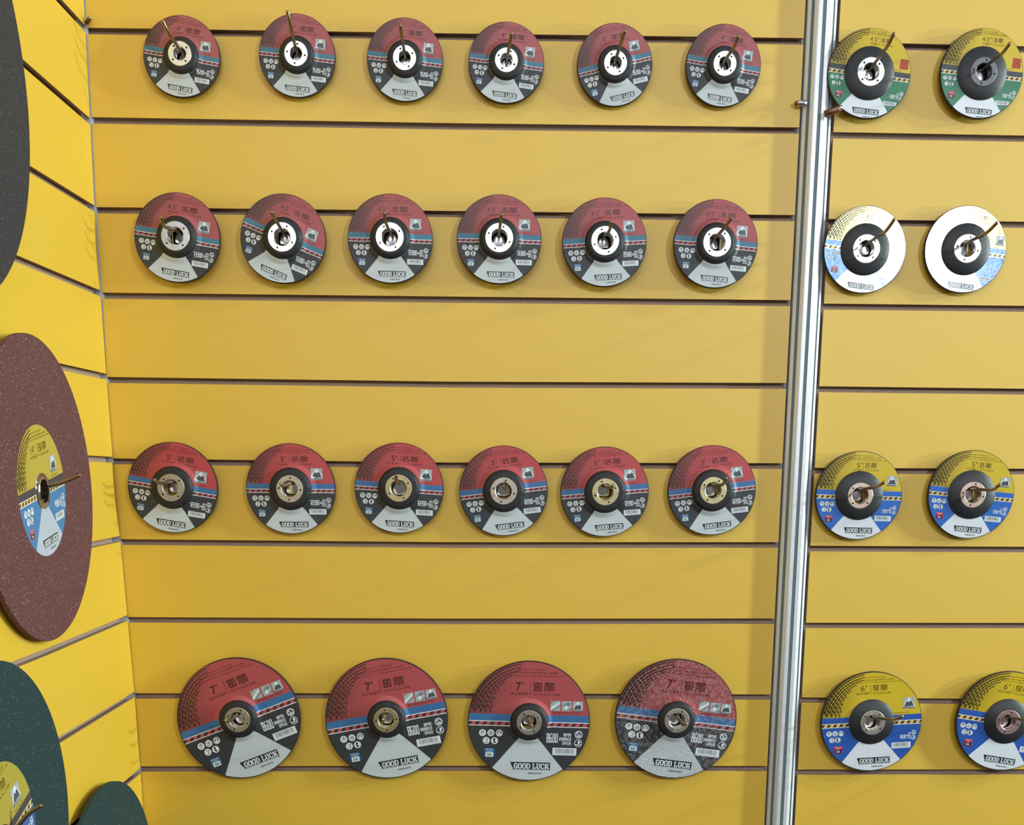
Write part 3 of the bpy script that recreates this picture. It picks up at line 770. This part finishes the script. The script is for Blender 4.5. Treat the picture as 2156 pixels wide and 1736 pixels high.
TILT = {('r1', 0): 2.2, ('r1', 1): -1.8, ('r1', 2): -2.4, ('r1', 3): 1.8, ('r1', 4): -2.4, ('r1', 5): -2., 'r2': 2., 'r1': 1., 'r5': 1.5, 'r6': 0.}
ROWNAME = {'r1': 'the top row', 'r2': 'the second row', 'r3': 'the third row', 'r4': 'the bottom row', 'r5': 'the top row', 'r6': 'the second row', 'r7': 'the third row', 'r8': 'the bottom row'}
ORD = ['leftmost', 'second from left', 'third from left', 'fourth from left', 'fifth from left', 'rightmost']
LAB = {
 ('r1', 0): '4 inch red and black grinding disc beside the corner, leftmost of the top row',
 ('r1', 1): '4 inch red and black disc under the longest raised hook tip, second in top row',
 ('r1', 2): '4 inch red and black grinding disc with blazing bright ring, third in top row',
 ('r1', 3): '4 inch red and black disc with dull speckled ring, fourth in top row',
 ('r1', 4): '4 inch red and black disc turned anticlockwise, fifth in top row',
 ('r1', 5): '4 inch red and black grinding disc nearest the silver post, top row',
 ('r2', 0): '4.5 inch red and black grinding disc beside the corner, second row',
 ('r2', 1): '4.5 inch red and black disc turned strongly clockwise, second in second row',
 ('r2', 2): '4.5 inch red and black disc under a left-leaning hook, third in second row',
 ('r2', 3): '4.5 inch red and black disc under an upright hook, fourth in second row',
 ('r2', 4): '4.5 inch red and black disc turned slightly anticlockwise, fifth in second row',
 ('r2', 5): '4.5 inch red and black grinding disc nearest the silver post, second row',
 ('r3', 0): '5 inch red and black disc turned clockwise beside the corner, third row',
 ('r3', 1): '5 inch red and black disc hanging level, second in third row',
 ('r3', 2): '5 inch red and black disc turned slightly clockwise, third in third row',
 ('r3', 3): '5 inch red and black disc turned anticlockwise, fourth in third row',
 ('r3', 4): '5 inch red and black disc turned slightly anticlockwise, fifth in third row',
 ('r3', 5): '5 inch red and black grinding disc nearest the silver post, third row',
 ('r4', 0): 'large 7 inch red and black disc tilted strongly anticlockwise, leftmost of the bottom row',
 ('r4', 1): 'large 7 inch red and black disc tilted slightly anticlockwise, second in bottom row',
 ('r4', 2): 'large 7 inch red and black disc hanging level, third in bottom row',
 ('r4', 3): 'large 7 inch red and black disc with coarse woven face, nearest the silver post',
 ('r5', 0): 'yellow and green grinding disc with light steel ring, touching the silver post',
 ('r5', 1): 'yellow and green grinding disc with dull dark ring, at the right edge',
 ('r6', 0): 'glaring foil-faced grinding disc mirroring a lamp, right beside the silver post',
 ('r6', 1): 'glaring foil-faced grinding disc, the one farther right from the silver post',
 ('r7', 0): '5 inch yellow and blue grinding disc right beside the silver post',
 ('r7', 1): '5 inch yellow and blue grinding disc farther right, its hook tip beside the picture',
 ('r8', 0): '6 inch yellow and blue grinding disc with pale ring, beside the silver post',
 ('r8', 1): '6 inch yellow and blue grinding disc with rose ring, cut by the right edge',
}
GRP = {'r1': '4 inch red grinding discs in the top row', 'r2': '4.5 inch red grinding discs in the second row', 'r3': '5 inch red grinding discs in the third row',
       'r4': '7 inch red grinding discs in the bottom row', 'r5': 'green and yellow grinding discs', 'r6': 'foil faced grinding discs', 'r7': '5 inch blue and yellow grinding discs', 'r8': '6 inch blue and yellow grinding discs'}
WHAT = {'r1': '4 inch red disc', 'r2': '4.5 inch red disc', 'r3': '5 inch red disc', 'r4': '7 inch red disc', 'r5': 'green disc', 'r6': 'foil-faced disc', 'r7': '5 inch blue disc', 'r8': '6 inch blue disc'}
RINGSEL = {('r5', 1): 'E', ('r8', 1): 'D', ('r3', 2): 'C', ('r3', 4): 'C', ('r3', 5): 'C', ('r4', 1): 'C'}
protos, count = {}, {}
for (row, kind, cx, cz, h, cw, rt, bd, tp) in ROWS:
    st = KINDS[kind]; i = count.get(row, 0); count[row] = i+1
    if kind not in protos: protos[kind] = d = make_disc(kind)
    else: d = copy_tree(protos[kind])
    d.matrix_world = back_matrix(cx, -h, cz, cw, -TILT.get((row, i), TILT.get(row, 0.)))
    tag(d, LAB[(row, i)], 'grinding disc', GRP[row])
    for ch in d.children:
        if ch.name.startswith('flange_ring'):
            ch.rotation_euler.z = math.radians((i*37) % 90)
            k = RINGSEL.get((row, i))
            if k:
                ch.data = ch.data.copy(); ch.data.materials[0] = RINGS[k]
    # hook
    gz = groove_z(NG[row], rt[0])
    M = Matrix(((1, 0, 0, rt[0]), (0, 0, -1, 0), (0, 1, 0, gz), (0, 0, 0, 1)))
    zr = min(rt[1], cz+math.sqrt(max(1e-8, (st['bore']-.0024)**2-min(abs(rt[0]-cx), st['bore']-.004)**2)))
    hk = make_hook(M, [(rt[0], -.0028, zr-.0006), (rt[0], -h-.009, zr), bd, tp])
    pos = 'beside the silver post' if (i == 0 and row in ('r5', 'r6', 'r7', 'r8')) else ('at the right edge' if row in ('r5', 'r6', 'r7', 'r8') else ('nearest the post' if (i == 5 or (row == 'r4' and i == 3)) else ('nearest the corner' if i == 0 else ORD[i])))
    tag(hk, 'bent steel display hook holding the %s %s' % (WHAT[row], pos), 'hook', 'bent steel hooks holding the discs')

# side wall
SIDE = [  # y, z, R, material, label?, degrees, label text, category
 (-.4812, -.1674, .2215, AB_BLACK, None, 0, 'very large black cutting disc cropped at the upper left of the side wall'),
 (-.3110, -.5612, .1618, AB_BROWN, CUT, 10.2, '14 inch brown speckled cutting disc with yellow and blue centre label on the side wall'),
 (-.5074, -.8959, .1780, AB_GREEN, dict(CUT, name='cut_14_green', R=.0800, low='#2c5fa6', top='#b3a23a'), 18.0, 'large dark green cutting disc with yellow label cropped at the lower left'),
 (-.2055, -1.1066, .1880, AB_GREEN, None, 0, 'dark green cutting disc low beside the corner, only its top in view'),
]
for (y, z, R_, mt, st, dg, lb) in SIDE:
    d = make_cutting_disc(R_, mt, st, ring=True)
    d.matrix_world = side_matrix(xoff(z)+.0165, y, z, dg)
    tag(d, lb, 'cutting disc', 'large cutting discs on the side wall')
SH = [(-.3110, -.5612, 5, (.0366, -.2955, -.5505), (.0517, -.2955, -.5438), 'bent steel hook through the brown 14 inch disc'),
      (-.5074, -.8959, 8, (.0420, -.488, -.8697), (.0550, -.488, -.8626), 'bent steel hook through the large green disc at lower left'),
      (-.4812, -.1674, 1, (.0420, -.470, -.160), (.0550, -.470, -.150), 'bent steel hook through the very large black disc'),
      (-.2055, -1.1066, None, (.0420, -.195, -1.098), (.0550, -.195, -1.088), 'bent steel hook through the low green disc beside the corner')]
for (y, z, n, bd, tp, lb) in SH:
    zr = z+.0098
    ry = bd[1]; gz = (GT_S[n][0] if n is not None else -1.0495)
    M = Matrix(((0, 0, 1, xoff(gz)), (1, 0, 0, ry), (0, 1, 0, gz), (0, 0, 0, 1)))
    zr = min(zr, z+math.sqrt(max(1e-8, (.0125-.0024)**2-min(abs(ry-y), .009)**2)))
    hk = make_hook(M, [(xoff(gz)+.0028, ry, zr-.0004), (xoff(gz)+.018, ry, zr), bd, tp], .0023)
    tag(hk, lb, 'hook', 'bent steel hooks on the side wall')

# two metal pins by the post, and a small bolt in the corner
def pin(name, a, b, r, mats, tipmat, label):
    a, b = Vector(a), Vector(b); M = Matrix.Translation(a)
    root = empty(name, M)
    V, Fc = tube([(0, 0, 0), tuple((b-a)*.5), tuple(b-a)], r, 20)
    recalc(meshobj('shaft', V, Fc, [mats], None, root, True))
    d = (b-a).normalized(); p = (b-a)
    V, Fc = tube([tuple(p-d*r*.6), tuple(p), tuple(p+d*r*.8)], r*.78, 20)
    recalc(meshobj('tip', V, Fc, [tipmat], None, root, True))
    return tag(root, label, 'pin')
pin('metal_pin', (.9010, -.0075, -.0795), (.8890, -.0075, -.0798), .0036, PIN, COPPER, 'short shiny metal pin sticking out left of the silver post')
pin('metal_pin', (.9220, -.0190, -.0955), (.9405, -.0215, -.0890), .0042, COPPER, PIN, 'brown metal pin with bright end, right of the silver post')
pin('metal_bolt', (.0010, -.0035, .0035), (.0070, -.0090, .0075), .0026, COPPER, PIN, 'small brown bolt in the corner at the top groove')
